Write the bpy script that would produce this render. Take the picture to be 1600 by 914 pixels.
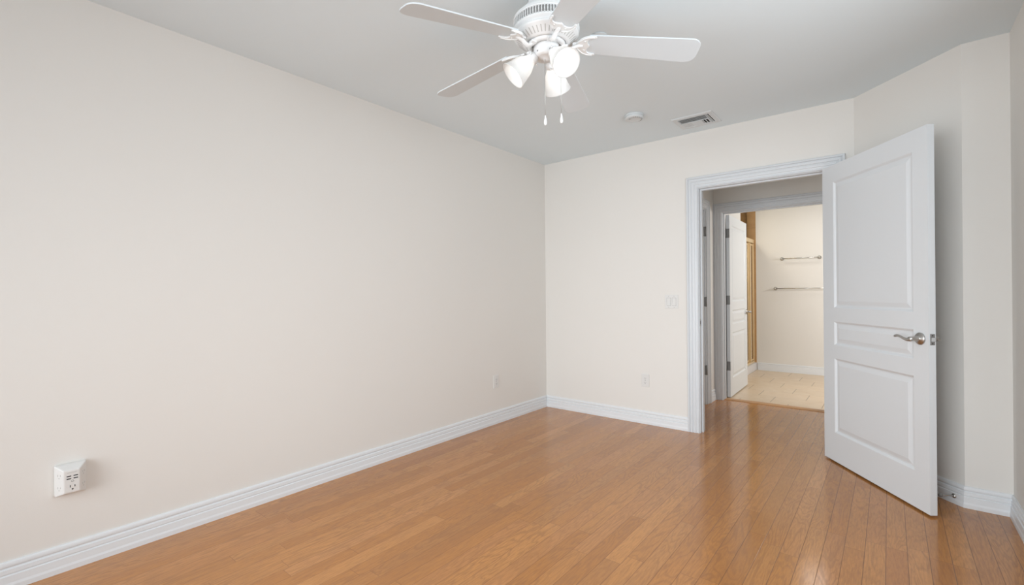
import bpy, bmesh, math, random
from mathutils import Vector, Matrix
random.seed(7)
PI = math.pi
C = bpy.context.scene.collection
for o in list(bpy.data.objects):
    bpy.data.objects.remove(o, do_unlink=True)

# ---------------------------------------------------------------- camera
scn = bpy.context.scene
FPX, YAW, PITCH, ROLL, CAMH = 730.1, 0.67934, 0.00034, -0.00883, 1.18994
cd = bpy.data.cameras.new('camera')
cam = bpy.data.objects.new('camera', cd); C.objects.link(cam)
fw = Vector((-math.sin(YAW)*math.cos(PITCH), math.cos(YAW)*math.cos(PITCH), math.sin(PITCH)))
rt = Vector((math.cos(YAW), math.sin(YAW), 0)); up = rt.cross(fw)
rt2 = rt*math.cos(ROLL)+up*math.sin(ROLL); up2 = -rt*math.sin(ROLL)+up*math.cos(ROLL)
cam.matrix_world = Matrix(((rt2.x, up2.x, -fw.x, 0), (rt2.y, up2.y, -fw.y, 0), (rt2.z, up2.z, -fw.z, CAMH), (0, 0, 0, 1)))
cd.sensor_width = 36; cd.sensor_fit = 'HORIZONTAL'; cd.lens = FPX*36/1600; cd.clip_start = 0.02
scn.camera = cam

# ---------------------------------------------------------------- view, world, lights
vs = scn.view_settings
vs.view_transform = 'Standard'; vs.look = 'None'; vs.gamma = 1; vs.use_curve_mapping = False
vs.exposure = 0.03
w = bpy.data.worlds.new('world'); scn.world = w; w.use_nodes = True
bg = w.node_tree.nodes['Background']; bg.inputs[0].default_value = (0.80, 0.90, 1.0, 1); bg.inputs[1].default_value = 1.0

YREAR, XRIGHT = -1.30, 0.497
def area(name, loc, rot, sx, sy, power, col=(1, 1, 1)):
    l = bpy.data.lights.new(name, 'AREA'); l.shape = 'RECTANGLE'; l.size = sx; l.size_y = sy
    l.energy = power; l.color = col
    o = bpy.data.objects.new(name, l); C.objects.link(o); o.location = loc; o.rotation_euler = rot
    return o
# daylight through the big window behind the camera, the vanity light of the bathroom
rear = area('window_daylight', (-1.25, YREAR-0.14, 1.15), (PI/2-math.radians(9), 0, 0), 2.2, 1.9, 38, (0.90, 0.958, 1.0))
rear.data.spread = math.radians(95)
area('side_fill_light', (XRIGHT+0.13, 1.45, 1.56), (PI/2, 0, PI/2), 1.7, 1.2, 27, (0.90, 0.958, 1.0))  # unseen source added to light the left wall evenly
area('bathroom_ceiling_light', (-0.66, 6.95, 2.49), (0, 0, 0), 0.45, 0.45, 3.0, (1.0, 0.98, 0.96))
area('bathroom_vanity_light', (0.8, 6.3, 1.75), (0, math.radians(62), 0), 0.3, 0.9, 25, (1.0, 0.98, 0.965))
area('shower_fill_light', (-2.0, 6.9, 2.49), (0, 0, 0), 0.3, 0.3, 7, (1.0, 0.90, 0.72))  # unseen lamp added to warm and brighten the shower walls
area('hall_fill_light', (0.6, 4.8, 2.49), (0, 0, 0), 0.3, 0.3, 4.2, (1.0, 0.90, 0.78))  # unseen lamp added to lift the dark hall

# ---------------------------------------------------------------- materials
def mat(name, col, rough=0.5, metal=0.0, bump=0.0, bscale=200, var=0.0, vscale=3.0, coat=0.0):
    m = bpy.data.materials.new(name); m.use_nodes = True; nt = m.node_tree; b = nt.nodes['Principled BSDF']
    b.inputs['Base Color'].default_value = (*col, 1); b.inputs['Roughness'].default_value = rough
    b.inputs['Metallic'].default_value = metal; b.inputs['Coat Weight'].default_value = coat
    tc = nt.nodes.new('ShaderNodeTexCoord')
    if var > 0:
        n = nt.nodes.new('ShaderNodeTexNoise'); n.inputs['Scale'].default_value = vscale; n.inputs['Detail'].default_value = 4
        nt.links.new(tc.outputs['Object'], n.inputs['Vector'])
        mx = nt.nodes.new('ShaderNodeMix'); mx.data_type = 'RGBA'
        mx.inputs['A'].default_value = (*[c*(1-var) for c in col], 1); mx.inputs['B'].default_value = (*[min(1, c*(1+var)) for c in col], 1)
        nt.links.new(n.outputs['Fac'], mx.inputs['Factor']); nt.links.new(mx.outputs['Result'], b.inputs['Base Color'])
    if bump > 0:
        n = nt.nodes.new('ShaderNodeTexNoise'); n.inputs['Scale'].default_value = bscale; n.inputs['Detail'].default_value = 3
        nt.links.new(tc.outputs['Object'], n.inputs['Vector'])
        bp = nt.nodes.new('ShaderNodeBump'); bp.inputs['Strength'].default_value = bump; bp.inputs['Distance'].default_value = 0.001
        nt.links.new(n.outputs['Fac'], bp.inputs['Height']); nt.links.new(bp.outputs['Normal'], b.inputs['Normal'])
    return m

M = {}
M['wall'] = mat('cream_wall_paint', (0.808, 0.782, 0.742), 0.75, bump=0.25, bscale=260, var=0.012, vscale=1.5)
M['ceil'] = mat('flat_ceiling_paint', (0.79, 0.862, 0.895), 0.9, bump=0.2, bscale=180, var=0.01, vscale=1.2)
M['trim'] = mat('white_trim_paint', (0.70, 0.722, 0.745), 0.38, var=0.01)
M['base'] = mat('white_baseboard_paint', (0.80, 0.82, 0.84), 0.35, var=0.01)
M['door'] = mat('white_door_paint', (0.77, 0.80, 0.825), 0.35, var=0.01, bump=0.15, bscale=90)
M['plastic'] = mat('white_plastic', (0.765, 0.755, 0.735), 0.35, var=0.01)
M['fixture'] = mat('white_ceiling_plastic', (0.70, 0.735, 0.75), 0.4, var=0.01)
M['fan'] = mat('white_fan_enamel', (0.84, 0.84, 0.835), 0.35, var=0.01)
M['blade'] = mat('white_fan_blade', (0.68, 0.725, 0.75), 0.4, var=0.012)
M['slot'] = mat('dark_slot', (0.03, 0.03, 0.03), 0.8, var=0.2)
M['greyslot'] = mat('grey_recess', (0.30, 0.30, 0.295), 0.8, var=0.1)
M['bowlslot'] = mat('vent_recess', (0.56, 0.55, 0.53), 0.8, var=0.05)
M['nickel'] = mat('satin_nickel', (0.50, 0.49, 0.47), 0.3, metal=1.0, var=0.03)
M['hinge'] = mat('dull_nickel_hinge', (0.27, 0.27, 0.265), 0.45, metal=0.6, var=0.05)
M['plate'] = mat('brushed_latch_plate', (0.30, 0.30, 0.295), 0.5, metal=0.5, var=0.04)
M['chrome'] = mat('chrome', (0.58, 0.57, 0.55), 0.18, metal=1.0, var=0.02)
M['gold'] = mat('polished_gold_frame', (0.86, 0.68, 0.42), 0.32, metal=0.55, var=0.03)
M['marble'] = mat('pale_curb_stone', (0.76, 0.75, 0.76), 0.35, var=0.04, vscale=9)
M['woodtrim'] = mat('oak_threshold', (0.56, 0.31, 0.15), 0.35, var=0.12, vscale=14)
M['dark'] = mat('vent_interior', (0.018, 0.018, 0.018), 0.9, var=0.2)

def glass_mat():
    m = bpy.data.materials.new('clear_shower_glass'); m.use_nodes = True; b = m.node_tree.nodes['Principled BSDF']
    b.inputs['Base Color'].default_value = (0.93, 0.86, 0.74, 1); b.inputs['Roughness'].default_value = 0.03
    b.inputs['Transmission Weight'].default_value = 1; b.inputs['IOR'].default_value = 1.45
    return m
M['glass'] = glass_mat()

def shade_mat():
    m = bpy.data.materials.new('frosted_glass_shade'); m.use_nodes = True; nt = m.node_tree
    for n in list(nt.nodes): nt.nodes.remove(n)
    out = nt.nodes.new('ShaderNodeOutputMaterial'); mx = nt.nodes.new('ShaderNodeMixShader'); mx.inputs[0].default_value = 0.40
    tr = nt.nodes.new('ShaderNodeBsdfTranslucent'); tr.inputs[0].default_value = (0.95, 0.94, 0.92, 1)
    df = nt.nodes.new('ShaderNodeBsdfPrincipled'); df.inputs['Base Color'].default_value = (0.84, 0.84, 0.835, 1); df.inputs['Roughness'].default_value = 0.3
    nt.links.new(df.outputs[0], mx.inputs[1]); nt.links.new(tr.outputs[0], mx.inputs[2]); nt.links.new(mx.outputs[0], out.inputs[0])
    return m
M['shade'] = shade_mat()
def emit_mat(name, col, s):
    m = bpy.data.materials.new(name); m.use_nodes = True; b = m.node_tree.nodes['Principled BSDF']
    b.inputs['Base Color'].default_value = (0.9, 0.9, 0.9, 1)
    b.inputs['Emission Color'].default_value = (*col, 1); b.inputs['Emission Strength'].default_value = s
    return m
M['bulb'] = emit_mat('lit_frosted_bulb', (1, 0.985, 0.965), 3.6)

class NT:
    def __init__(s, m): s.nt = m.node_tree
    def n(s, t, **k):
        x = s.nt.nodes.new(t)
        for a, v in k.items(): setattr(x, a, v)
        return x
    def put(s, sock, v):
        if hasattr(v, 'is_output') or isinstance(v, bpy.types.NodeSocket): s.nt.links.new(v, sock)
        else: sock.default_value = v
    def math(s, op, a, b=0.0, c=0.0):
        x = s.n('ShaderNodeMath', operation=op); s.put(x.inputs[0], a); s.put(x.inputs[1], b); s.put(x.inputs[2], c); return x.outputs[0]
    def mix(s, f, a, b, blend='MIX'):
        x = s.n('ShaderNodeMix', data_type='RGBA', blend_type=blend); s.put(x.inputs['Factor'], f); s.put(x.inputs['A'], a); s.put(x.inputs['B'], b); return x.outputs['Result']
    def vec(s, x_, y_, z_):
        x = s.n('ShaderNodeCombineXYZ'); s.put(x.inputs[0], x_); s.put(x.inputs[1], y_); s.put(x.inputs[2], z_); return x.outputs[0]
    def noise(s, v, sc, det=4, rough=0.5, dist=0.0):
        x = s.n('ShaderNodeTexNoise'); s.put(x.inputs['Vector'], v); x.inputs['Scale'].default_value = sc
        x.inputs['Detail'].default_value = det; x.inputs['Roughness'].default_value = rough; x.inputs['Distortion'].default_value = dist; return x.outputs['Fac']
    def white(s, v):
        x = s.n('ShaderNodeTexWhiteNoise', noise_dimensions='3D'); s.put(x.inputs['Vector'], v); return x.outputs['Value'], x.outputs['Color']
    def rng(s, v, a, b, c=0.0, d=1.0):
        x = s.n('ShaderNodeMapRange'); s.put(x.inputs[0], v); x.inputs[1].default_value = a; x.inputs[2].default_value = b; x.inputs[3].default_value = c; x.inputs[4].default_value = d; return x.outputs[0]

def wood_floor():
    m = bpy.data.materials.new('oak_strip_floor'); m.use_nodes = True; k = NT(m); b = m.node_tree.nodes['Principled BSDF']
    tc = k.n('ShaderNodeTexCoord'); sp = k.n('ShaderNodeSeparateXYZ'); k.put(sp.inputs[0], tc.outputs['Object'])
    X, Y = sp.outputs[0], sp.outputs[1]
    Wd = 0.0752
    u = k.math('DIVIDE', k.math('ADD', X, 10.0219), Wd); row = k.math('FLOOR', u); fu = k.math('FRACT', u)
    r1, _ = k.white(k.vec(row, 3.1, 0.0))
    L = k.math('MULTIPLY_ADD', r1, 0.35, 0.75)
    v = k.math('ADD', k.math('DIVIDE', k.math('ADD', Y, 10.0), L), k.math('MULTIPLY', r1, 7.3)); col_ = k.math('FLOOR', v); fv = k.math('FRACT', v)
    rv, rc = k.white(k.vec(row, col_, 5.0))
    rv2, _ = k.white(k.vec(col_, row, 9.0))
    # grain
    gv = k.vec(k.math('MULTIPLY', k.math('ADD', X, k.math('MULTIPLY', rv, 9.0)), 1.0), k.math('MULTIPLY', k.math('ADD', Y, k.math('MULTIPLY', rv2, 13.0)), 0.11), rv)
    fine = k.noise(gv, 160, 5, 0.6, 0.4)
    cv = k.vec(k.math('ADD', X, k.math('MULTIPLY', rv2, 5.0)), k.math('MULTIPLY', k.math('ADD', Y, k.math('MULTIPLY', rv, 17.0)), 0.14), rv2)
    big = k.noise(cv, 10, 3, 0.5, 0.6)
    rings = k.math('SINE', k.math('MULTIPLY', big, 85.0))
    rings = k.rng(rings, 0.0, 1.0)
    blot = k.noise(k.vec(X, k.math('MULTIPLY', Y, 0.5), rv), 4.0, 3)
    c = k.mix(rv, (0.485, 0.198, 0.050, 1), (0.600, 0.272, 0.084, 1))
    c = k.mix(k.math('MULTIPLY', k.math('GREATER_THAN', rv2, 0.75), 0.22), c, (0.60, 0.278, 0.125, 1))
    c = k.mix(k.math('MULTIPLY', k.math('LESS_THAN', rv2, 0.12), 0.30), c, (0.37, 0.163, 0.058, 1))
    c = k.mix(k.rng(fine, 0.40, 0.70, 0, 0.55), c, (0.31, 0.130, 0.046, 1))
    c = k.mix(k.math('MULTIPLY', rings, k.rng(k.noise(cv, 3, 2), 0.35, 0.58, 0.08, 0.50)), c, (0.31, 0.135, 0.048, 1))
    c = k.mix(k.rng(blot, 0.4, 0.7, 0, 0.26), c, (0.34, 0.150, 0.052, 1))
    # knots
    vo = k.n('ShaderNodeTexVoronoi'); k.put(vo.inputs['Vector'], k.vec(X, k.math('MULTIPLY', Y, 0.4), 0.0)); vo.inputs['Scale'].default_value = 2.6
    kw, _ = k.white(vo.outputs['Position'])
    kd = k.math('MULTIPLY', k.rng(vo.outputs['Distance'], 0.004, 0.035, 1, 0), k.math('GREATER_THAN', kw, 0.45))
    c = k.mix(k.math('MULTIPLY', kd, 0.8), c, (0.10, 0.035, 0.012, 1))
    # seams between the boards, darker towards the doorway side
    eu = k.math('MULTIPLY', k.math('MINIMUM', fu, k.math('SUBTRACT', 1.0, fu)), Wd)
    ev = k.math('MULTIPLY', k.math('MINIMUM', fv, k.math('SUBTRACT', 1.0, fv)), L)
    sw = k.rng(X, -1.9, -0.3, 0.35, 0.85)
    su = k.math('MULTIPLY', k.rng(eu, 0.0005, 0.0019, 1, 0), sw)
    sv = k.math('MULTIPLY', k.rng(ev, 0.0004, 0.0014, 1, 0), 0.55)
    seam = k.math('MAXIMUM', su, sv)
    c = k.mix(k.math('MULTIPLY', seam, 0.88), c, (0.10, 0.045, 0.02, 1))
    k.put(b.inputs['Base Color'], c)
    k.put(b.inputs['Roughness'], k.rng(fine, 0.3, 0.8, 0.13, 0.20))
    b.inputs['Specular IOR Level'].default_value = 0.5
    b.inputs['IOR'].default_value = 1.5
    b.inputs['Coat Weight'].default_value = 0.12; b.inputs['Coat Roughness'].default_value = 0.12; b.inputs['Coat IOR'].default_value = 1.45
    bp = k.n('ShaderNodeBump'); bp.inputs['Distance'].default_value = 0.0008; bp.inputs['Strength'].default_value = 0.35
    k.put(bp.inputs['Height'], k.math('SUBTRACT', k.math('ADD', k.math('MULTIPLY', fine, 0.25), k.math('MULTIPLY', k.noise(k.vec(X, k.math('MULTIPLY', Y, 0.35), 0.0), 9, 2), 1.2)), seam))
    k.nt.links.new(bp.outputs[0], b.inputs['Normal'])
    return m
M['floor'] = wood_floor()

def tile_floor():
    m = bpy.data.materials.new('beige_floor_tile'); m.use_nodes = True; k = NT(m); b = m.node_tree.nodes['Principled BSDF']
    tc = k.n('ShaderNodeTexCoord'); sp = k.n('ShaderNodeSeparateXYZ'); k.put(sp.inputs[0], tc.outputs['Object'])
    X, Y = sp.outputs[0], sp.outputs[1]
    TW, TH = 0.46, 0.305
    v = k.math('DIVIDE', k.math('ADD', Y, 10.0-5.53), TH); row = k.math('FLOOR', v); fv = k.math('FRACT', v)
    u = k.math('ADD', k.math('DIVIDE', k.math('ADD', X, 10.1), TW), k.math('MULTIPLY', row, 0.37)); cl = k.math('FLOOR', u); fu = k.math('FRACT', u)
    rv, _ = k.white(k.vec(cl, row, 2.0))
    n1 = k.noise(k.vec(k.math('ADD', X, k.math('MULTIPLY', rv, 5.0)), Y, rv), 7, 5, 0.6, 0.8)
    c = k.mix(n1, (0.60, 0.43, 0.27, 1), (0.80, 0.68, 0.53, 1)); c = k.mix(k.math('MULTIPLY', rv, 0.35), c, (0.78, 0.61, 0.43, 1))
    eu = k.math('MULTIPLY', k.math('MINIMUM', fu, k.math('SUBTRACT', 1.0, fu)), TW); ev = k.math('MULTIPLY', k.math('MINIMUM', fv, k.math('SUBTRACT', 1.0, fv)), TH)
    gj = k.math('MAXIMUM', k.math('MULTIPLY', k.rng(eu, 0.0022, 0.0042, 1, 0), 0.95), k.math('MULTIPLY', k.rng(ev, 0.0016, 0.0040, 1, 0), 0.40))
    c = k.mix(gj, c, (0.30, 0.21, 0.12, 1))
    k.put(b.inputs['Base Color'], c); b.inputs['Roughness'].default_value = 0.32
    return m
M['tile'] = tile_floor()

def shower_tile():
    m = bpy.data.materials.new('tan_shower_tile'); m.use_nodes = True; k = NT(m); b = m.node_tree.nodes['Principled BSDF']
    tc = k.n('ShaderNodeTexCoord')
    n1 = k.noise(tc.outputs['Object'], 14, 5, 0.65)
    c = k.mix(n1, (0.40, 0.22, 0.09, 1), (0.58, 0.36, 0.16, 1))
    sp = k.n('ShaderNodeSeparateXYZ'); k.put(sp.inputs[0], tc.outputs['Object'])
    f = k.math('FRACT', k.math('DIVIDE', sp.outputs[2], 0.305)); e = k.math('MINIMUM', f, k.math('SUBTRACT', 1.0, f))
    c = k.mix(k.rng(e, 0.004, 0.009, 0.5, 0), c, (0.25, 0.14, 0.06, 1))
    k.put(b.inputs['Base Color'], c); b.inputs['Roughness'].default_value = 0.4
    return m
M['stile'] = shower_tile()

# ---------------------------------------------------------------- mesh helpers
class MB:
    def __init__(s): s.bm = bmesh.new(); s.mi = 0; s.mats = []
    def use(s, m):
        if m not in s.mats: s.mats.append(m)
        s.mi = s.mats.index(m); return s
    def face(s, vs, smooth=False):
        try:
            f = s.bm.faces.new(vs); f.material_index = s.mi; f.smooth = smooth; return f
        except ValueError: return None
    def box(s, x0, x1, y0, y1, z0, z1, mtx=None):
        p = [Vector((x, y, z)) for z in (z0, z1) for y in (y0, y1) for x in (x0, x1)]
        if mtx: p = [mtx @ q for q in p]
        v = [s.bm.verts.new(q) for q in p]
        for f in ((0, 2, 3, 1), (4, 5, 7, 6), (0, 1, 5, 4), (2, 6, 7, 3), (0, 4, 6, 2), (1, 3, 7, 5)): s.face([v[i] for i in f])
        return s
    def rbox(s, x0, x1, y0, y1, z0, z1, r=0.003, seg=2, mtx=None):
        """bevelled box"""
        b2 = bmesh.new(); bmesh.ops.create_cube(b2, size=1)
        for v in b2.verts: v.co = Vector(((x0+x1)/2+v.co.x*(x1-x0), (y0+y1)/2+v.co.y*(y1-y0), (z0+z1)/2+v.co.z*(z1-z0)))
        bmesh.ops.bevel(b2, geom=list(b2.edges), offset=r, segments=seg, profile=0.5, affect='EDGES')
        s.merge(b2, mtx); return s
    def merge(s, b2, mtx=None, smooth=False):
        mp = {v: s.bm.verts.new(mtx @ v.co if mtx else v.co) for v in b2.verts}
        for f in b2.faces: s.face([mp[v] for v in f.verts], smooth or f.smooth)
        b2.free()
    def prism(s, pts, h0, h1, mtx=None, smooth=False):
        """polygon pts in (x,y) extruded from z=h0 to h1"""
        a = [s.bm.verts.new((mtx or Matrix()) @ Vector((x, y, h0))) for x, y in pts]
        b = [s.bm.verts.new((mtx or Matrix()) @ Vector((x, y, h1))) for x, y in pts]
        s.face(list(reversed(a))); s.face(b)
        n = len(pts)
        for i in range(n): s.face([a[i], a[(i+1) % n], b[(i+1) % n], b[i]], smooth)
        return s
    def lathe(s, prof, n=32, mtx=None, smooth=True, cap=True):
        """prof = list of (r, z); revolve about z"""
        rings = []
        for r, z in prof:
            if r < 1e-6: rings.append([s.bm.verts.new((mtx or Matrix()) @ Vector((0, 0, z)))])
            else: rings.append([s.bm.verts.new((mtx or Matrix()) @ Vector((r*math.cos(2*PI*i/n), r*math.sin(2*PI*i/n), z))) for i in range(n)])
        for a, b in zip(rings, rings[1:]):
            for i in range(n):
                j = (i+1) % n
                if len(a) == 1 and len(b) == 1: continue
                if len(a) == 1: s.face([a[0], b[j], b[i]], smooth)
                elif len(b) == 1: s.face([a[i], a[j], b[0]], smooth)
                else: s.face([a[i], a[j], b[j], b[i]], smooth)
        if cap:
            if len(rings[0]) > 1: s.face(list(reversed(rings[0])))
            if len(rings[-1]) > 1: s.face(rings[-1])
        return s
    def tube(s, pts, rad, n=10, flat=None, smooth=True):
        """sweep a circle (or ellipse, flat=(a,b)) along pts; rad number or list"""
        pts = [Vector(p) for p in pts]; N = len(pts)
        R = rad if isinstance(rad, (list, tuple)) else [rad]*N
        t0 = (pts[1]-pts[0]).normalized(); ref = Vector((0, 0, 1)) if abs(t0.z) < 0.9 else Vector((1, 0, 0))
        rings = []
        for i, p in enumerate(pts):
            t = ((pts[min(i+1, N-1)]-pts[max(i-1, 0)])).normalized()
            side = t.cross(ref)
            side.normalize(); up_ = side.cross(t)
            fa, fb = flat or (1, 1)
            rings.append([s.bm.verts.new(p+(side*math.cos(2*PI*k/n)*fa+up_*math.sin(2*PI*k/n)*fb)*R[i]) for k in range(n)])
        for a, b in zip(rings, rings[1:]):
            for i in range(n): s.face([a[i], a[(i+1) % n], b[(i+1) % n], b[i]], smooth)
        s.face(list(reversed(rings[0]))); s.face(rings[-1])
        return s
    def build(s, name, m=None, parent=None, loc=None, rot=None):
        bmesh.ops.recalc_face_normals(s.bm, faces=list(s.bm.faces))
        me = bpy.data.meshes.new(name); s.bm.to_mesh(me); s.bm.free()
        for x in (s.mats or [m]): me.materials.append(x)
        o = bpy.data.objects.new(name, me); C.objects.link(o)
        if parent: o.parent = parent
        if loc: o.location = loc
        if rot: o.rotation_euler = rot
        return o

def tag(o, label=None, cat=None, group=None, kind=None):
    if label: o['label'] = label
    if cat: o['category'] = cat
    if group: o['group'] = group
    if kind: o['kind'] = kind
    return o
def empty(name, loc, rz=0):
    o = bpy.data.objects.new(name, None); C.objects.link(o); o.location = loc; o.rotation_euler = (0, 0, rz); o.empty_display_size = 0.1
    return o
def struct(o, label, cat): return tag(o, label, cat, kind='structure')
def T(x, y, z, rz=0): return Matrix.Translation((x, y, z)) @ Matrix.Rotation(rz, 4, 'Z')

# ---------------------------------------------------------------- room shell
XL, YB, H, XR, Y2 = -2.800, 4.028, 2.523, 0.497, 3.529
XA = -0.183; XB = 0.313; YR = YREAR        # angled wall runs (XA,YB) -> (XB,Y2); rear wall at YR
TH = 0.12
OX0, OX1, OZ = -1.236, -0.332, 2.046        # bedroom doorway, clear between the jambs
HB = 5.40; HX = -1.50                       # hall far wall, hall left wall
BX0, BX1, BZ = -1.412, -0.480, 2.040        # bathroom doorway
BY = 7.77                                   # bathroom far wall
JT = 0.018                                  # jamb board thickness

m = MB()
m.prism([(XL-TH, YR-TH), (XR+TH, YR-TH), (XR+TH, HB+0.075), (XL-TH, HB+0.075)], -0.05, 0.0)
struct(m.build('floor', M['floor']), 'glossy honey oak strip floor of the bedroom and hall', 'floor')
m = MB(); m.prism([(-3.0, HB+0.075), (1.5, HB+0.075), (1.5, 8.6), (-3.0, 8.6)], -0.05, 0.0)
struct(m.build('floor', M['tile']), 'beige rectangular tile floor of the bathroom beyond the hall', 'floor')
m = MB(); m.prism([(-3.1, YR-0.4), (1.7, YR-0.4), (1.7, 8.7), (-3.1, 8.7)], H, H+0.1)
struct(m.build('ceiling', M['ceil']), 'flat pale grey white ceiling above the whole room', 'ceiling')

m = MB(); m.box(XL-TH, XL, YR-TH, YB+TH, 0, H)
struct(m.build('wall_left', M['wall']), 'long plain cream wall on the left', 'wall')
m = MB()
m.box(XL, OX0-JT, YB, YB+TH, 0, H); m.box(OX0-JT, OX1+JT, YB, YB+TH, OZ+JT, H)
m.prism([(OX1+JT, YB), (XA, YB), (XA+TH*0.42, YB+TH), (OX1+JT, YB+TH)], 0, H)
struct(m.build('wall_back', M['wall']), 'cream far wall holding the open doorway', 'wall')
m = MB(); m.prism([(XA, YB), (XB, Y2), (XB+TH*0.4, Y2+TH), (XB+.085, Y2+.085), (XA+.085, YB+.085), (XA+TH*0.42, YB+TH)][:2]+[(XB+.06, Y2+.11), (XA+.06, YB+.11)], 0, H)
struct(m.build('wall_angled', M['wall']), 'short diagonal cream wall behind the open white door', 'wall')
m = MB(); m.prism([(XB, Y2), (XR, Y2), (XR, Y2+TH), (XB+.06, Y2+TH)], 0, H)
struct(m.build('wall_return', M['wall']), 'narrow cream wall facing the camera right of the open door', 'wall')
SY_0, SY_1, SZ0, SZ1 = 0.55, 2.35, 0.90, 2.22  # opening added for the side fill light
m = MB(); m.box(XR, XR+TH, YR-TH, SY_0, 0, H); m.box(XR, XR+TH, SY_1, Y2+TH, 0, H); m.box(XR, XR+TH, SY_0, SY_1, 0, SZ0); m.box(XR, XR+TH, SY_0, SY_1, SZ1, H)
struct(m.build('wall_right', M['wall']), 'cream wall at the far right edge of the picture', 'wall')
# rear wall with its window, behind the camera
WX0, WX1, WZ0, WZ1 = -2.4, -0.1, 0.10, 2.15
m = MB()
m.box(XL, WX0, YR-TH, YR, 0, H); m.box(WX1, XR, YR-TH, YR, 0, H); m.box(WX0, WX1, YR-TH, YR, 0, WZ0); m.box(WX0, WX1, YR-TH, YR, WZ1, H)
struct(m.build('wall_rear', M['wall']), 'cream window wall behind the camera', 'wall')
m = MB()
for a in (WX0, (WX0+WX1)/2-.025, WX1-.05): m.box(a, a+.05, YR-.09, YR-.03, WZ0, WZ1)
for a in (WZ0, WZ1-.05): m.box(WX0+.05, (WX0+WX1)/2-.025, YR-.09, YR-.03, a, a+.05); m.box((WX0+WX1)/2+.025, WX1-.05, YR-.09, YR-.03, a, a+.05)
struct(m.build('window_1', M['trim']), 'white framed window behind the camera', 'window')

m = MB()
for a in (SY_0, (SY_0+SY_1)/2-.025, SY_1-.05): m.box(XR+.03, XR+.09, a, a+.05, SZ0, SZ1)
for a in (SZ0, SZ1-.05): m.box(XR+.03, XR+.09, SY_0+.05, (SY_0+SY_1)/2-.025, a, a+.05); m.box(XR+.03, XR+.09, (SY_0+SY_1)/2+.025, SY_1-.05, a, a+.05)
struct(m.build('added_side_window', M['trim']), 'added white framed window, out of view in the right wall, for the side fill light', 'window')  # unseen window, added to go with the side fill

# hall and bathroom shells
m = MB()
m.box(HX-TH, HX, YB+TH, 4.42, 0, H); m.box(HX-TH, HX, 4.42, 5.10, 2.06, H); m.box(HX-TH, HX, 5.10, HB, 0, H)
struct(m.build('wall_hall_left', M['wall']), 'narrow strip of cream hall wall left of the bathroom doorway', 'wall')
m = MB()
m.box(HX-TH, BX0-JT, HB, HB+TH, 0, H); m.box(BX0-JT, BX1+JT, HB, HB+TH, BZ+JT, H); m.box(BX1+JT, 1.3, HB, HB+TH, 0, H)
struct(m.build('wall_hall_far', M['wall']), 'shaded cream hall wall around the bathroom doorway', 'wall')
m = MB(); m.box(1.3, 1.3+TH, YB+TH, BY, 0, H); m.box(XB+.06, 1.3, Y2+TH, YB+TH, 0, H)
struct(m.build('wall_hall_right', M['wall']), 'cream hall and bathroom side wall hidden by the open door', 'wall')
m = MB(); m.box(-1.557, 1.3, BY, BY+TH, 0, H)
struct(m.build('wall_bathroom', M['wall']), 'cream bathroom wall carrying the two towel bars', 'wall')
m = MB(); m.box(HX-TH, HX, HB+TH, 6.60, 0, H); m.box(-2.6-TH, -2.6, 6.6, 8.4, 0, H); m.box(-2.6-TH, HX-TH, 6.48, 6.60, 0, H)  # near panel added close behind the door to shade its hinge gap
struct(m.build('wall_bathroom_left', M['wall']), 'cream bathroom side wall with a stretch added behind the bathroom door for shade', 'wall')
m = MB(); m.box(-2.6, -1.715, 7.42, 7.50, 0, H)
struct(m.build('wall_shower', M['wall']), 'warm lit cream wall seen above the bathroom door', 'wall')
m = MB(); m.use(M['stile']); m.box(-1.675, -1.557, BY, BY+TH, 0.0, H); m.box(-2.6, -1.675, BY+0.03, BY+.13, 0, H)
struct(m.build('wall_tiled', M['stile']), 'tan tiled shower wall above the gold frame', 'wall')

# ---------------------------------------------------------------- baseboards
BP = [(0, .115), (.006, .115), (.009, .110), (.0105, .103), (.0105, .096), (.0055, .090), (.0055, .087), (.0115, .083), (.0125, .068), (.0095, .063), (.0095, .061), (.0145, .058), (.0155, .030), (.018, .020), (.018, 0), (0, 0)]
def baseboard(name, path, label, prof=BP, closed_ends=True):
    """sweep the profile along a polyline in plan; room lies to the right of travel"""
    P = [Vector((x, y)) for x, y in path]; n = len(P); sec = []
    for i, p in enumerate(P):
        def nrm(a, b): d = (b-a).normalized(); return Vector((d.y, -d.x))
        if i == 0: nn = nrm(P[0], P[1])
        elif i == n-1: nn = nrm(P[-2], P[-1])
        else:
            a, b = nrm(P[i-1], p), nrm(p, P[i+1]); nn = (a+b); nn = nn/ (nn.dot(a))
        sec.append(nn)
    m = MB(); rings = []
    for p, nn in zip(P, sec): rings.append([m.bm.verts.new((p.x+nn.x*t, p.y+nn.y*t, z)) for t, z in prof])
    for a, b in zip(rings, rings[1:]):
        for i in range(len(prof)): m.face([a[i], b[i], b[(i+1) % len(prof)], a[(i+1) % len(prof)]])
    m.face(rings[0]); m.face(list(reversed(rings[-1])))
    return struct(m.build(name, M['base']), label, 'baseboard')
CW = 0.094
cL = OX0-.005-CW; cR = OX1+.005+CW
B0 = baseboard('baseboard_left', [(XL, YR), (XL, YB-.018)], 'white moulded baseboard along the long left wall')
baseboard('baseboard_back', [(XL, YB), (cL, YB)], 'white moulded baseboard under the switch and outlet on the far wall')
baseboard('baseboard_right', [(XA, YB), (XB, Y2), (XR, Y2), (XR, YR)], 'white moulded baseboard turning the corners at the right')
baseboard('baseboard_hall', [(HX, 5.21), (HX, HB)], 'short white baseboard beside the bathroom doorway in the hall')
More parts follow.
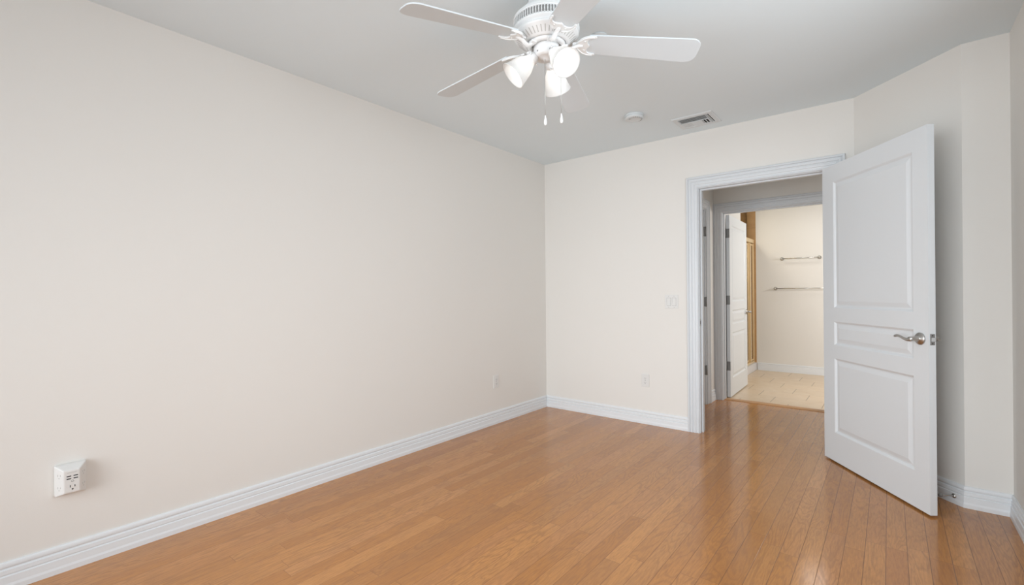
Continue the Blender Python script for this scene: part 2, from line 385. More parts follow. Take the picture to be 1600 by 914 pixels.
baseboard('baseboard_bathroom', [(-1.540, BY), (1.3, BY)], 'white baseboard below the towel bars', prof=[(0, .112), (.008, .112), (.011, .104), (.011, .094), (.007, .090), (.014, .086), (.015, .03), (.015, 0), (0, 0)])

# ---------------------------------------------------------------- door casings and jambs
CP = [(0, 0), (0, .010), (.003, .013), (.010, .013), (.013, .009), (.026, .010), (.029, .014), (.044, .015), (.047, .011), (.052, .011), (.056, .017), (.068, .018), (.071, .013), (.075, .013), (.079, .022), (.090, .022), (.094, .018), (.094, 0)]
def casing(m, x0, x1, zt, yw, sgn, prof=CP, z0=0.0):
    """flat casing round an opening x0..x1 up to zt on the wall plane y=yw; sgn -1 projects towards -y"""
    pl = []
    for wv, t in prof:
        y = yw+sgn*t
        pl.append([(x0-wv, y, z0), (x0-wv, y, zt+wv), (x1+wv, y, zt+wv), (x1+wv, y, z0)])
    V = [[m.bm.verts.new(p) for p in r] for r in pl]
    for a, b in zip(V, V[1:]+V[:1]):
        for i in range(3): m.face([a[i], a[i+1], b[i+1], b[i]])
    m.face([r[0] for r in V]); m.face([r[3] for r in V])
def frame(name, x0, x1, zt, y0, y1, stop_y, label):
    m = MB(); m.use(M['trim'])
    casing(m, x0-.005, x1+.005, zt+.005, y0, -1); casing(m, x0-.005, x1+.005, zt+.005, y1, 1)
    m.box(x0-JT, x0, y0, y1, 0, zt); m.box(x1, x1+JT, y0, y1, 0, zt); m.box(x0-JT, x1+JT, y0, y1, zt, zt+JT)
    s0, s1 = stop_y
    m.box(x0, x0+.011, s0, s1, 0, zt-.011); m.box(x1-.011, x1, s0, s1, 0, zt-.011); m.box(x0, x1, s0, s1, zt-.011, zt)
    return struct(m.build(name, M['trim']), label, 'door frame')
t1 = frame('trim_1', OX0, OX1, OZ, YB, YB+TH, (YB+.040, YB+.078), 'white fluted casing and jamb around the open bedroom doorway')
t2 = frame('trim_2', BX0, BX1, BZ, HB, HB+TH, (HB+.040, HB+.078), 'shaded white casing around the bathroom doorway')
m = MB(); m.rbox(OX0-.0005, OX0+.0018, YB-.001, YB+.024, .925-.030, .925+.030, .0008, 1)
m.use(M['slot']); m.mats = [M['nickel'], M['slot']]; m.mi = 1; m.box(OX0+.0016, OX0+.0022, YB+.006, YB+.017, .925-.014, .925+.014)
m.build('strike_plate', None, t1)['label'] = 'small metal strike plate on the left jamb'
m = MB(); m.prism([(HB+.030, 0), (HB+.034, .006), (HB+.060, .012), (HB+.090, .012), (HB+.112, .004), (HB+.112, 0)], BX0+.001, BX1-.001, Matrix(((0, 0, 1, 0), (1, 0, 0, 0), (0, 1, 0, 0), (0, 0, 0, 1))))
struct(m.build('trim_3', M['woodtrim']), 'low oak threshold between hall boards and bathroom tile', 'threshold')
# side door frame on the hall's left wall (closed door leaf, three hinges)
m = MB()
hp = []
for wv, t in CP:
    x = HX+t
    hp.append([(x, 5.105+wv, 0), (x, 5.105+wv, 2.05+wv), (x, 4.415-wv, 2.05+wv), (x, 4.415-wv, 0)])
V = [[m.bm.verts.new(p) for p in r] for r in hp]
for a, b in zip(V, V[1:]+V[:1]):
    for i in range(3): m.face([a[i], a[i+1], b[i+1], b[i]])
m.face([r[0] for r in V]); m.face([r[3] for r in V])
m.box(HX-TH, HX, 5.08, 5.10, 0, 2.06); m.box(HX-TH, HX, 4.42, 4.44, 0, 2.06); m.box(HX-TH, HX, 4.44, 5.08, 2.04, 2.06)
struct(m.build('trim_4', M['trim']), 'white casing on the left wall of the hall, seen edge on', 'door frame')

# ---------------------------------------------------------------- doors
def door_leaf(W_, Ht, TK, sx0, sx1, rows):
    """leaf in local coords: x 0..W, y 0..TK, z 0..Ht, moulded panels on both faces"""
    m = MB(); m.use(M['door'])
    xs = [0, sx0, sx1, W_]; zs = [0]+[v for r in rows for v in r]+[Ht]
    rings = [(0, 0), (.003, .0015), (.010, .0065), (.013, .0095), (.021, .0098), (.046, .0030), (.050, .0030)]
    for side in (0, 1):
        def Y(d): return (TK-d) if side else d
        for i in range(3):
            for j in range(len(zs)-1):
                z0, z1 = zs[j], zs[j+1]; x0, x1 = xs[i], xs[i+1]
                if i == 1 and (z0, z1) in rows:
                    prev = None
                    for ins, d in rings:
                        cur = [m.bm.verts.new(p) for p in ((x0+ins, Y(d), z0+ins), (x1-ins, Y(d), z0+ins), (x1-ins, Y(d), z1-ins), (x0+ins, Y(d), z1-ins))]
                        if prev:
                            for k in range(4): m.face([prev[k], prev[(k+1) % 4], cur[(k+1) % 4], cur[k]])
                        prev = cur
                    m.face(prev)
                else:
                    m.face([m.bm.verts.new(p) for p in ((x0, Y(0), z0), (x1, Y(0), z0), (x1, Y(0), z1), (x0, Y(0), z1))])
    for a in ([(0, 0, 0), (0, TK, 0), (0, TK, Ht), (0, 0, Ht)], [(W_, 0, 0), (W_, TK, 0), (W_, TK, Ht), (W_, 0, Ht)], [(0, 0, 0), (W_, 0, 0), (W_, TK, 0), (0, TK, 0)], [(0, 0, Ht), (W_, 0, Ht), (W_, TK, Ht), (0, TK, Ht)]):
        m.face([m.bm.verts.new(p) for p in a])
    bmesh.ops.remove_doubles(m.bm, verts=list(m.bm.verts), dist=1e-5)
    return m
def lever(parent, x, z, y, sgn, dirx=-1):
    """rose + neck + wavy lever projecting along sgn*y from the face at y; lever points towards dirx"""
    mt = Matrix.Translation((x, y, z)) @ Matrix.Rotation(-sgn*PI/2, 4, 'X')
    g = MB(); g.lathe([(0.0, .0), (.033, .0), (.033, .004), (.030, .008), (.016, .012), (.013, .016), (.012, .040), (.0105, .044), (.0105, .058), (0, .059)], 28, mt)
    rose = g.build('handle_rose', M['nickel'], parent)
    yy = y+sgn*.051
    pts = []; rr = []
    for i in range(15):
        t = i/14
        pts.append((x+dirx*(-.010+.125*t), yy+sgn*.004*math.sin(t*PI), z-.0045*math.sin(t*PI*1.9+.3)*1.6+.0035*t)); rr.append(.0105-.0035*min(1, t*2.0)-(.003 if i == 14 else 0))
    g = MB(); g.tube(pts, rr, 12, flat=(0.75, 0.95))
    g.build('lever', M['nickel'], rose)
    return rose
DA = -0.94916
dn = Vector((math.sin(DA), -math.cos(DA)))   # visible-face normal (towards the camera)
DX, DY = -0.36616, 3.98514                   # hinge edge of the visible face
d1 = empty('door_1', (DX, DY, 0.011), DA)
struct(d1, 'white three panel bedroom door standing wide open with a nickel lever', 'door')
# local frame: x along the leaf, y towards the far side (away from the camera)
leaf = door_leaf(.900, 2.037, .035, .118, .800, [(.198, .710), (.800, .962), (1.055, 1.922)]).build('door_leaf', M['door'], d1)
lever(d1, .846, .915, 0.0, -1, -1); lever(d1, .846, .915, .035, 1, -1)
g = MB(); g.mats = [M['plate'], M['slot'], M['chrome']]; g.mi = 0
g.rbox(.8995, .9022, .005, .030, .915-.029, .915+.029, .0012, 1)
for zz in (-.021, .021): g.mi = 1; g.lathe([(0, 0), (.0032, 0), (.0032, .0006), (0, .0006)], 10, Matrix.Translation((.9020, .0175, .915+zz)) @ Matrix.Rotation(PI/2, 4, 'Y'))
lp = g.build('latch_plate', None, d1); lp['label'] = 'metal latch plate on the door edge'
g = MB(); g.prism([(.9015, .0105), (.913, .0245), (.9015, .0245)], .915-.010, .915+.010)
g.build('latch_bolt', M['plate'], lp)
def hinge(parent, x, y, z, sx=1):
    g = MB(); g.box(x-.001, x+.0015, y-.030, y, z-.045, z+.045)
    g.lathe([(0, -.048), (.0055, -.046), (.0055, .046), (0, .048)], 10, Matrix.Translation((x, y+.004, z)))
    h = g.build('hinge', M['hinge'], parent); return h
for zz in (.22, 1.06, 1.80):
    g = MB(); g.box(-.0015, .0005, .003, .035, zz-.045, zz+.045); g.lathe([(0, -.048), (.0055, -.046), (.0055, .046), (0, .048)], 10, Matrix.Translation((-.004, .040, zz)))
    g.build('hinge', M['hinge'], d1)
# bathroom door, hinged left, open along the y direction
a2 = math.radians(91.45)
d2 = empty('door_2', (-1.3715, HB+TH+.012, .012), a2)
struct(d2, 'white three panel bathroom door opened inwards beside the shower', 'door')
door_leaf(.895, 2.018, .035, .118, .795, [(.198, .710), (.800, .962), (1.055, 1.916)]).build('door_leaf', M['door'], d2)
lever(d2, .84, .915, 0.0, -1, -1); lever(d2, .84, .915, .035, 1, -1)
for zz in (.345, 1.075, 1.815):
    g = MB(); g.rbox(-.0022, .0002, -.001, .034, zz-.050, zz+.050, .0010, 1)
    g.box(-.016, -.0022, .034, .0355, zz-.050, zz+.050); g.lathe([(0, -.052), (.0060, -.05), (.0060, .05), (0, .052)], 10, Matrix.Translation((-.010, .0405, zz)))
    h = g.build('hinge', M['hinge'], d2)
# closed door in the hall's side wall
d3 = empty('door_3', (HX-.030, 5.078, .012), -PI/2)
struct(d3, 'closed white door in the left wall of the hall, seen edge on', 'door')
door_leaf(.636, 2.020, .035, .10, .536, [(.198, .710), (.800, .962), (1.055, 1.916)]).build('door_leaf', M['door'], d3, loc=(0, -.035, 0))
for zz in (.35, 1.065, 1.80):
    g = MB(); g.lathe([(0, -.052), (.0075, -.05), (.0075, .05), (0, .052)], 10, Matrix.Translation((-.002, .038, zz)))
    g.box(-.002, .016, .0005, .0375, zz-.048, zz+.048)
    g.build('hinge', M['hinge'], d3)

# ---------------------------------------------------------------- ceiling fan
FX, FY = -1.168, 1.702
DEP = H
fan = empty('ceiling_fan', (FX, FY, H))
tag(fan, 'white five blade ceiling fan with three lit frosted bell shades', 'ceiling fan')
def zz(z): return z-H       # world height -> local
g = MB(); g.mats = [M['fan'], M['slot']]; g.mi = 0
g.lathe([(.075, 0), (.078, -.010), (.078, -.060), (.090, -.085), (.125, -.118), (.1435, -.135), (.1455, -.145)], 56, cap=False)
g.mi = 1
for a in range(0, 360, 30):
    an = math.radians(a+8); g.box(-.008, .008, .0772, .0790, -.046, -.022, Matrix.Rotation(an, 4, 'Z'))
g.build('canopy', None, fan)
g = MB(); g.mats = [M['fan'], M['greyslot']]; g.mi = 1
g.lathe([(.1395, -.143), (.1395, -.186)], 64, cap=False)
g.mi = 0
g.lathe([(.1395, -.143), (.1455, -.143), (.1460, -.147), (.1425, -.150)], 64, cap=False)
g.lathe([(.1425, -.180), (.1460, -.183), (.1455, -.190), (.136, -.195), (.132, -.202), (.137, -.206)], 64, cap=False)
NO = 72
for i in range(NO):
    a0 = 2*PI*i/NO
    for dz, hw in ((0, .0074),):
        loop = []
        for k in range(12):
            t = 2*PI*k/12; da = hw*math.cos(t)/.1425; z = -.165+.0165*(abs(math.sin(t))**.8)*(1 if math.sin(t) >= 0 else -1)
            loop.append((.1432*math.cos(a0+da), .1432*math.sin(a0+da), z))
        loop.append(loop[0])
        n = 4; pr = None
        rings = []
        for q in loop:
            rad = Vector((q[0], q[1], 0)).normalized(); c_ = Vector(q)
            rings.append((c_, rad))
        for (p0, r0), (p1, r1) in zip(rings, rings[1:]):
            d = (p1-p0).normalized(); s_ = d.cross(r0).normalized()*.0010
            vs4 = [g.bm.verts.new(p) for p in (p0+s_+r0*.001, p0-s_+r0*.001, p1-s_+r1*.001, p1+s_+r1*.001)]
            g.face(vs4)
            vs4 = [g.bm.verts.new(p) for p in (p0+s_+r0*.001, p1+s_+r1*.001, p1+s_-r1*.003, p0+s_-r0*.003)]
            g.face(vs4)
            vs4 = [g.bm.verts.new(p) for p in (p0-s_+r0*.001, p1-s_+r1*.001, p1-s_-r1*.003, p0-s_-r0*.003)]
            g.face(vs4)
g.build('motor_housing', None, fan)
# vented lower bowl
g = MB(); g.mats = [M['fan'], M['bowlslot']]; g.mi = 0
bowl = [(.137, -.204), (.1415, -.207), (.1425, -.211), (.138, -.216), (.120, -.228), (.098, -.243), (.088, -.247), (.085, -.243), (.084, -.236), (.06, -.234)]
g.lathe(bowl, 64, cap=False)
g.mi = 1
for i in range(44):
    an = 2*PI*i/44
    # slots lie on the sloping band between r=.102 and r=.132
    for (r0, r1, hw) in ((.104, .129, .0022), ):
        def zr(r): return -.228+(.120-r)*(-.015/.022) if r <= .120 else -.216+(.138-r)*(-.012/.018)
        q = []
        for r, s_ in ((r0, -1), (r0, 1), (.120, 1), (r1, 1), (r1, -1), (.120, -1)):
            q.append(Vector((r, s_*hw, zr(r)-.0006)))
        R = Matrix.Rotation(an, 4, 'Z'); v = [g.bm.verts.new(R @ p) for p in q]
        g.face([v[0], v[1], v[2], v[5]]); g.face([v[5], v[2], v[3], v[4]])
g.build('vented_bowl', None, fan)
g = MB(); g.lathe([(.084, -.236), (.084, -.250), (.080, -.256), (.066, -.258), (.064, -.240)], 48, cap=False)
g.build('blade_hub', M['fan'], fan)
g = MB(); g.lathe([(.066, -.236), (.058, -.242), (.056, -.250), (.0565, -.292), (.053, -.300), (.040, -.304), (.014, -.306), (.012, -.312), (0, -.313)], 40, cap=False)
sw = g.build('switch_housing', M['fan'], fan)
for a in (150, 200, 262, 320, 20):
    an = math.radians(a); g = MB()
    g.lathe([(0, .001), (.0032, .001), (.0032, 0), (0, 0)], 10, Matrix.Rotation(an, 4, 'Z') @ Matrix.Translation((.0565, 0, -.288)) @ Matrix.Rotation(PI/2, 4, 'Y'))
    g.build('screw', M['greyslot'], sw)
# blades
BPITCH = math.radians(-12)
def blade_outline():
    L = []
    r0, r1 = .185, .660; w0, w1 = .055, .070
    for i in range(9):
        t = i/8; L.append((r0+(r1-.045-r0)*t, -(w0+(w1-w0)*t)))
    for k in range(1, 7):
        a = -PI/2+PI/2*k/6; L.append((r1-.045+.045*math.cos(a), -(w1-.045)+.045*math.sin(a)))
    U = [(x, -y) for x, y in reversed(L)]
    L += U
    # rounded root
    root = [(r0-.012, .030), (r0-.016, 0), (r0-.012, -.030)]
    return L+root
def iron_outline():
    # ornate plate under the blade root: rounded leaf with scalloped outer edge
    h = [(.116, .009), (.132, .012), (.142, .024), (.154, .040), (.170, .051), (.190, .056), (.206, .057), (.215, .054), (.217, .049), (.212, .046), (.204, .047), (.192, .045), (.182, .037), (.178, .026), (.180, .014), (.186, .006), (.190, 0)]
    return [(x, -y) for x, y in h]+[(x, y) for x, y in reversed(h[:-1])]
BZ_ = -.232
DROOP = math.atan(.0957)
A0 = math.radians(252.366)
for i in range(5):
    an = A0-i*math.radians(72)
    R = Matrix.Rotation(an, 4, 'Z') @ Matrix.Translation((0, 0, BZ_)) @ Matrix.Rotation(DROOP, 4, 'Y') @ Matrix.Rotation(BPITCH, 4, 'X')
    g = MB(); g.prism(blade_outline(), 0, .006, R)
    bl = g.build('blade', M['blade'], fan)
    bmod = bl.modifiers.new('bevel', 'BEVEL'); bmod.width = .0015; bmod.segments = 2; bmod.limit_method = 'ANGLE'
    g = MB(); g.prism(iron_outline(), -.007, -.0005, R)
    # raised scroll ribs
    def RP(x, y, z): return R @ Vector((x, y, z))
    for s_ in (-1, 1):
        g.tube([RP(.132, s_*.010, -.007), RP(.145, s_*.026, -.008), RP(.162, s_*.043, -.008), RP(.185, s_*.052, -.008), RP(.208, s_*.052, -.007)], [.003, .003, .003, .0028, .0026], 6)
    for x_, y_ in ((.152, 0), (.168, -.026), (.168, .026)):
        g.lathe([(0, -.0025), (.0045, -.0018), (.005, 0)], 10, R @ Matrix.Translation((x_, y_, -.007)), cap=False)
    # curved arm to the hub
    Rz = Matrix.Rotation(an, 4, 'Z')
    pts = [Rz @ Vector(p) for p in ((.072, 0, -.254), (.084, -.004, -.264), (.098, -.006, -.270), (.112, -.005, -.266), (.126, -.002, -.258), (.142, 0, -.254), (.160, 0, -.254))]
    g.tube(pts, [.010, .010, .0095, .009, .0085, .008, .005], 10, flat=(1.25, .8))
    g.box(.066, .092, -.022, .022, -.262, -.254, Rz)
    g.build('blade_bracket', M['fan'], bl)
# light kit: three bell shades
def make_shade(an):
    Rz = Matrix.Rotation(an, 4, 'Z')
    tilt = math.radians(43)            # axis below the horizontal
    n0 = Vector((.056, 0, -.300))
    ax = Vector((math.cos(tilt), 0, -math.sin(tilt)))
    g = MB()
    g.tube([Rz @ Vector(p) for p in ((.030, 0, -.288), (.048, 0, -.290), (.060, 0, -.300))], [.013, .013, .014], 12)
    # frame with local z along the shade axis
    zax = ax; xax = Vector((0, 1, 0)); yax = zax.cross(xax)
    F = Matrix(((xax.x, yax.x, zax.x, n0.x), (xax.y, yax.y, zax.y, n0.y), (xax.z, yax.z, zax.z, n0.z), (0, 0, 0, 1)))
    F = Rz @ F
    g.lathe([(.0, -.012), (.018, -.010), (.024, 0), (.027, .006), (.027, .018), (.024, .020), (.020, .016)], 24, F, cap=False)
    for k in range(3):
        a = 2*PI*k/3+.4
        g.lathe([(0, 0), (.003, 0), (.0038, .006), (.0045, .009), (0, .010)], 8, F @ Matrix.Rotation(a, 4, 'Z') @ Matrix.Translation((.026, 0, .012)) @ Matrix.Rotation(PI/2, 4, 'Y'))
    arm = g.build('light_arm', M['fan'], fan)
    g = MB()
    outer = [(.0235, .010), (.0240, .020), (.030, .032), (.040, .050), (.047, .070), (.051, .090), (.0545, .108), (.0600, .124), (.0615, .128)]
    inner = [(r-.0028, z) for r, z in reversed(outer)]
    g.lathe(outer+[(.0600, .1285)]+inner, 36, F, cap=False)
    sh = g.build('lamp_shade', M['shade'], arm); sh['label'] = 'lit frosted glass bell shade'
    g = MB(); g.lathe([(0, .020), (.012, .022), (.013, .036), (.018, .048), (.0255, .062), (.028, .074), (.026, .088), (.018, .099), (.008, .104), (0, .105)], 20, F, cap=False)
    g.build('bulb', M['bulb'], arm)
for a in (104, 226, 338): make_shade(math.radians(a))
# pull chains
for (px, py, z1) in ((.0, -.012, 1.963), (.050, .040, 1.975)):
    ax_ = Vector((px, py, 0))
    g = MB(); pts = [(px, py, -.300), (px, py, zz(z1))]
    g.tube(pts, .0009, 6)
    n = 60; z = -.302
    while z > zz(z1):
        g.lathe([(0, z-.0014), (.0014, z), (0, z+.0014)], 5, Matrix.Translation((px, py, 0)), cap=False); z -= .0042
    ch = g.build('pull_chain', M['nickel'], fan)
    g = MB(); g.lathe([(0, .004), (.0025, .002), (.003, -.004), (.0055, -.016), (.0068, -.026), (.0066, -.034), (.0045, -.040), (0, -.041)], 16, Matrix.Translation((px, py, zz(z1))), cap=False)
    g.build('chain_knob', M['fan'], ch)

# ---------------------------------------------------------------- ceiling fittings
g = MB(); g.lathe([(0, 0), (.070, 0), (.070, -.007), (.066, -.009), (.066, -.012), (.069, -.013), (.067, -.026), (.061, -.032), (.048, -.034), (.046, -.032), (.020, -.033), (0, -.033)], 48, cap=False)
sd = g.build('smoke_detector', M['fixture'], None, loc=(-1.492, 3.335, H)); tag(sd, 'round white smoke detector on the ceiling beside the air vent', 'smoke detector')
g = MB()
for i in range(10):
    a = math.radians(200+i*16); g.box(-.0015, .0015, .050, .060, -.0348, -.0320, Matrix.Rotation(a, 4, 'Z'))
g.build('sounder_grille', M['greyslot'], sd)
g = MB(); g.lathe([(0, 0), (.004, 0), (.004, -.002), (0, -.002)], 10, Matrix.Translation((-.02, -.03, -.033))); g.build('test_light', M['greyslot'], sd)
g = MB(); g.lathe([(0, 0), (.038, 0), (.038, -.0015), (.042, -.0018), (.0425, -.003), (.042, -.0042), (0, -.0046)], 40, cap=False)
tag(g.build('sprinkler_cover', M['ceil'], None, loc=(-1.168, 2.185, H)), 'thin round white cover plate on the ceiling behind the fan', 'ceiling cover plate')
# air vent: 4-way ceiling register
VX0, VX1, VY0, VY1 = -1.312, -1.012, 3.612, 3.885
va = empty('air_vent', ((VX0+VX1)/2, (VY0+VY1)/2, H)); tag(va, 'white square ceiling air register with dark slats near the doorway', 'air vent')
hx_, hy_ = (VX1-VX0)/2, (VY1-VY0)/2
g = MB()
ring = [(hx_, hy_, 0.0), (hx_, hy_, -.003), (hx_-.006, hy_-.006, -.008), (hx_-.034, hy_-.034, -.009), (hx_-.038, hy_-.038, -.003), (hx_-.038, hy_-.038, 0.0)]
V = [[g.bm.verts.new((sx*a, sy*b, c)) for sx, sy in ((-1, -1), (1, -1), (1, 1), (-1, 1))] for a, b, c in ring]
for a, b in zip(V, V[1:]):
    for i in range(4): g.face([a[i], a[(i+1) % 4], b[(i+1) % 4], b[i]])
g.build('vent_frame', M['fixture'], va)
ix, iy = hx_-.038, hy_-.038
g = MB(); g.box(-ix, ix, -iy, iy, -.0012, -.0002); g.build('duct_opening', M['dark'], va)
def slat(x0, y0, x1, y1, lean):
    """thin louvre from (x0,y0) to (x1,y1), leaning sideways"""
    d = Vector((x1-x0, y1-y0, 0)); n_ = Vector((-d.y, d.x, 0)).normalized(); g = MB()
    a = Vector((x0, y0, 0)); b = Vector((x1, y1, 0)); th = .0006
    top = -.0014; bot = -.0085
    q = [a+n_*(lean*-.5), b+n_*(lean*-.5), b+n_*(lean*.5), a+n_*(lean*.5)]
    v0 = [q[0]+Vector((0, 0, top)), q[1]+Vector((0, 0, top)), q[2]+Vector((0, 0, bot)), q[3]+Vector((0, 0, bot))]
    up_ = [p+n_*.0042 for p in v0]
    A = [g.bm.verts.new(p) for p in v0]; B = [g.bm.verts.new(p) for p in up_]
    g.face(A); g.face(list(reversed(B)))
    for i in range(4): g.face([A[i], A[(i+1) % 4], B[(i+1) % 4], B[i]])
    g.build('slat', M['fixture'], va)
ymid = -iy*0.05
for i in range(5): y = -iy+.009+(ymid+iy-.016)*i/4; slat(-ix, y, ix-.022, y, -.009)
for i in range(4): x = -ix+.006+i*.018; slat(x, ymid+.004, x, iy-.002, .016)
for i in range(4): x = ix-.008-i*.020; slat(x, ymid+.004 if i else -iy+.01, x, iy-.002, -.010)
for i in range(5): y = ymid+.010+(iy-ymid-.012)*i/4; slat(-ix+.070, y, ix-.078, y, .020)
g = MB(); g.box(-ix, ix-.022, ymid-.001, ymid+.0025, -.010, -.0014); g.box(ix-.021, ix-.018, -iy, iy, -.010, -.0014); g.build('divider_bar', M['fixture'], va)

# ---------------------------------------------------------------- wall fittings (built facing -y, wall at y=0)
def plate(w_, h_, name, parent):
    g = MB(); g.rbox(-w_/2, w_/2, -.0055, 0, -h_/2, h_/2, .0022, 2); return g.build(name, M['plastic'], parent)
sw = empty('light_switch', ((-1.530-1.414)/2, YB, 1.099)); tag(sw, 'white double rocker light switch beside the doorway', 'light switch')
plate(.116, .117, 'wall_plate', sw)
for x in (-.023, .023):
    g = MB(); g.mats = [M['plastic'], M['greyslot']]; g.mi = 1; g.box(x-.0175, x+.0175, -.0058, -.005, -.0345, .0345); g.mi = 0
    g.prism([(-.0056, -.033), (-.0095, -.033), (-.0060, .0), (-.0068, .033), (-.0056, .033)], x-.016, x+.016, Matrix(((0, 0, 1, 0), (1, 0, 0, 0), (0, 1, 0, 0), (0, 0, 0, 1))))
    for s_ in (-1, 1): g.mi = 1; g.lathe([(0, -.0002), (.0025, -.0002), (.0025, .0004), (0, .0004)], 8, Matrix.Translation((x, -.0056, s_*.048)) @ Matrix.Rotation(PI/2, 4, 'X'))
    g.build('rocker', None, sw)
def outlet(name, loc, rz, label):
    e = empty(name, loc, rz); tag(e, label, 'outlet')
    plate(.072, .116, 'wall_plate', e)
    for z in (-.0195, .0195):
        g = MB(); g.mats = [M['plastic'], M['slot']]; g.mi = 0
        g.prism([(.0165*math.cos(t), max(-.0135, min(.0135, .0165*math.sin(t)))) for t in [2*PI*k/24 for k in range(24)]], .0050, .0072, Matrix.Translation((0, 0, z)) @ Matrix.Rotation(PI/2, 4, 'X'))
        g.mi = 1
        g.box(-.0072, -.0052, -.0076, -.0071, z-.001, z+.0065); g.box(.0052, .0072, -.0076, -.0071, z-.001, z+.0055); g.lathe([(0, 0), (.0024, 0), (.0024, .0005), (0, .0005)], 10, Matrix.Translation((0, -.0071, z-.0075)) @ Matrix.Rotation(PI/2, 4, 'X'))
        g.build('socket', None, e)
    g = MB(); g.lathe([(0, 0), (.003, 0), (.002, .001), (0, .0012)], 10, Matrix.Translation((0, -.0055, 0)) @ Matrix.Rotation(PI/2, 4, 'X')); g.build('screw', M['hinge'], e)
    return e
outlet('wall_outlet', (-1.716, YB, .388), 0, 'white outlet low on the far wall below the light switch')
outlet('wall_outlet', (XL, 3.222, .380), PI/2, 'white outlet low on the left wall near the corner')
# outlet extender with USB ports
ex = empty('outlet_extender', (XL, .372, .397), PI/2); tag(ex, 'white wedge shaped plug in outlet extender with USB ports on the left wall', 'outlet extender')
g = MB(); g.mats = [M['plastic'], M['slot'], M['greyslot']]; g.mi = 0
# local: x along the wall (world +y), y = -out of wall, z up
bx, bz, fx0, fx1, fz0, fz1, D1, D2 = .051, .066, -.027, .026, -.052, .046, .020, .052
def ringv(l): return [g.bm.verts.new(p) for p in l]
r0 = ringv([(-bx, 0, -bz), (bx, 0, -bz), (bx, 0, bz), (-bx, 0, bz)])
r1 = ringv([(-bx, -D1, -bz), (bx, -D1, -bz), (bx, -D1, bz), (-bx, -D1, bz)])
r2 = ringv([(fx0, -D2, fz0), (fx1, -D2, fz0), (fx1, -D2, fz1), (fx0, -D2, fz1)])
for a, b in ((r0, r1), (r1, r2)):
    for i in range(4): g.face([a[i], a[(i+1) % 4], b[(i+1) % 4], b[i]])
g.face(r2); g.face(list(reversed(r0)))
bmesh.ops.bevel(g.bm, geom=list(g.bm.edges), offset=.004, segments=2, profile=.5, affect='EDGES')
body = g.build('body', None, ex)
g = MB()
for xx, z in ((-.0105, .020), (.0115, .020), (-.0105, .009), (.0115, .009)): g.box(xx-.0072, xx+.0072, -D2-.0006, -D2+.0002, z-.0021, z+.0021)
g.build('usb_port', M['slot'], body)
g = MB(); g.lathe([(.0045, -.0003), (.0045, .0006), (.0032, .0006), (.0032, -.0003)], 16, Matrix.Translation((0.001, -D2, -.002)) @ Matrix.Rotation(PI/2, 4, 'X'), cap=False)
g.build('power_button', M['greyslot'], body)
g = MB(); g.box(-.016, .016, -D2-.0005, -D2+.0001, .0345, .0352); g.build('indicator_line', M['greyslot'], body)
g = MB(); g.box(-.0075, -.0050, -D2-.0006, -D2+.0002, -.028, -.019); g.box(.0070, .0095, -D2-.0006, -D2+.0002, -.028, -.019)
g.lathe([(0, 0), (.0030, 0), (.0030, .0006), (0, .0006)], 12, Matrix.Translation((.001, -D2, -.0365)) @ Matrix.Rotation(PI/2, 4, 'X'))
g.build('socket', M['slot'], body)
# sockets on the two sloping sides
for s_ in (-1, 1):
    for zc in (.022, -.030):
        xa, ya, xb, yb_ = (s_*bx, -D1, (fx0 if s_ < 0 else fx1), -D2)
        c0 = Vector(((xa+xb)/2, (ya+yb_)/2, zc)); d = Vector((xb-xa, yb_-ya, 0)).normalized(); nn = Vector((d.y, -d.x, 0))
        if nn.y > 0: nn = -nn
        g = MB()
        for off, zo, hl, hz in ((-.006, .005, .0012, .004), (.006, .005, .0012, .0035), (0, -.006, .002, .002)):
            p = c0+d*off+nn*.0003
            v = [g.bm.verts.new(q) for q in (p+d*hl+Vector((0, 0, zo+hz)), p-d*hl+Vector((0, 0, zo+hz)), p-d*hl+Vector((0, 0, zo-hz)), p+d*hl+Vector((0, 0, zo-hz)))]
            v2 = [g.bm.verts.new(q.co+nn*.0004) for q in v]
            g.face(v); g.face(v2)
            for i in range(4): g.face([v[i], v[(i+1) % 4], v2[(i+1) % 4], v2[i]])
        g.build('socket', M['bowlslot'], body)

# ---------------------------------------------------------------- door stop on the angled wall's baseboard
s2 = math.sqrt(.5)
nx, ny = -s2, -s2                    # normal of the angled wall into the room
bp_ = Vector((XB, Y2, 0))+Vector((-s2, s2, 0))*.045+Vector((nx, ny, 0))*.0125
ds = empty('door_stop', (bp_.x, bp_.y, .042)); tag(ds, 'small metal rod door stop screwed to the baseboard behind the door', 'door stop')
dirv = Vector((nx, ny, .10)).normalized()
q = dirv.to_track_quat('Z', 'Y').to_matrix().to_4x4()
g = MB(); g.lathe([(0, -.001), (.013, -.001), (.013, .003), (.010, .007), (.005, .010), (0, .010)], 20, q, cap=False); g.build('base', M['nickel'], ds)
g = MB(); g.lathe([(.0038, .006), (.0038, .080), (0, .080)], 12, q, cap=False); g.build('rod', M['nickel'], ds)
g = MB(); g.lathe([(0, .078), (.008, .078), (.0095, .082), (.0095, .090), (.007, .095), (0, .096)], 16, q, cap=False); g.build('rubber_tip', M['greyslot'], ds)

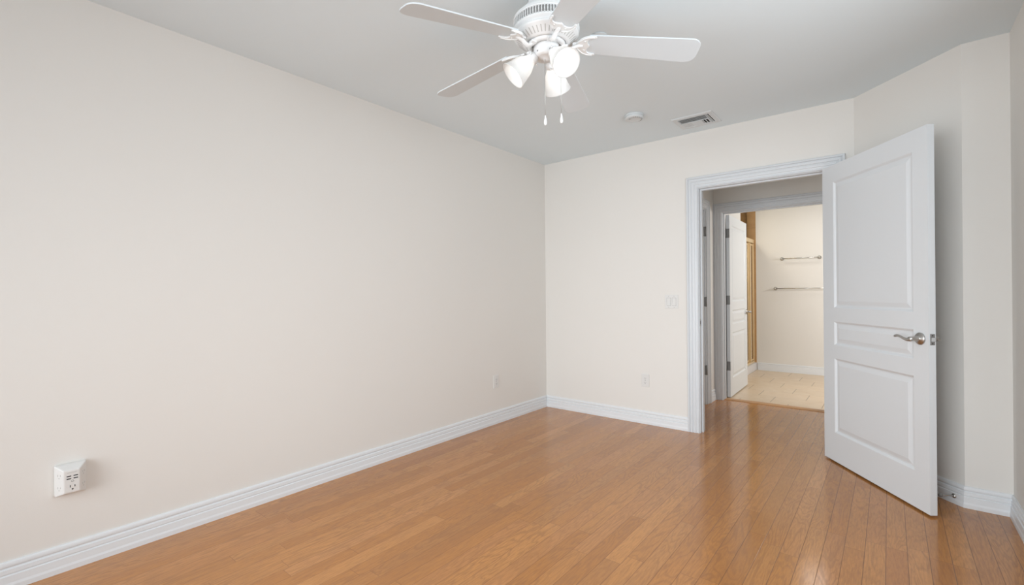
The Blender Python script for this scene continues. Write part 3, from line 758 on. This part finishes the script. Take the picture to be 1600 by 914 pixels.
# ---------------------------------------------------------------- towel bars
def towel_bar(x0, x1, z, label):
    e = empty('towel_bar', ((x0+x1)/2, BY, z)); tag(e, label, 'towel bar', 'towel bars on the bathroom wall'); h = (x1-x0)/2
    g = MB(); g.tube([(-h-.004, -.062, 0), (h+.004, -.062, 0)], .0075, 12); g.build('rail', M['chrome'], e)
    for s_ in (-1, 1):
        g = MB(); mt = Matrix.Translation((s_*h, 0, 0)) @ Matrix.Rotation(PI/2, 4, 'X')
        g.lathe([(0, 0), (.026, 0), (.026, .004), (.020, .010), (.010, .016), (.009, .045), (.013, .050), (.015, .060), (.013, .070), (.006, .076), (0, .077)], 20, mt, cap=False)
        g.build('bracket', M['chrome'], e)
towel_bar(-1.213, -.755, 1.645, 'chrome towel bar on the bathroom wall, the upper and shorter one')
towel_bar(-1.300, -.540, 1.215, 'chrome towel bar on the bathroom wall, the lower and longer one')

# ---------------------------------------------------------------- shower enclosure
se = empty('shower_enclosure', (-1.60, 7.60, 0)); tag(se, 'gold framed glass shower door on a pale curb behind the bathroom door', 'shower')
SY0, SY1 = 6.70-7.60, BY-7.60-.001
g = MB(); g.rbox(-.045, .045, SY0, SY1, 0, .110, .004, 2); g.build('curb', M['marble'], se)
g = MB(); g.rbox(-.022, .022, SY0, SY1, 1.895, 1.945, .005, 2); g.rbox(-.026, .026, SY0, SY1, 1.935, 1.950, .003, 1); g.build('header_rail', M['gold'], se)
g = MB(); g.rbox(-.020, .020, SY0, SY1, .112, .140, .004, 2); g.build('bottom_rail', M['gold'], se)
for y in (SY1-.026, SY1-.25, SY0): g = MB(); g.rbox(-.018, .018, y, y+.024, .141, 1.894, .004, 2); g.build('post', M['gold'], se)
for y0, y1, x in ((SY1-.215, SY1-.045, .008), (SY0+.06, SY1-.27, -.008)):
    g = MB(); g.rbox(x-.007, x+.007, y0, y0+.022, .15, 1.88, .002, 1); g.rbox(x-.007, x+.007, y1-.022, y1, .15, 1.88, .002, 1)
    g.box(x-.006, x+.006, y0+.022, y1-.022, .15, .172); g.box(x-.006, x+.006, y0+.022, y1-.022, 1.858, 1.88)
    p = g.build('door_panel_frame', M['gold'], se)
    g = MB(); g.box(x-.003, x+.003, y0+.022, y1-.022, .172, 1.858); g.build('glass_pane', M['glass'], p)
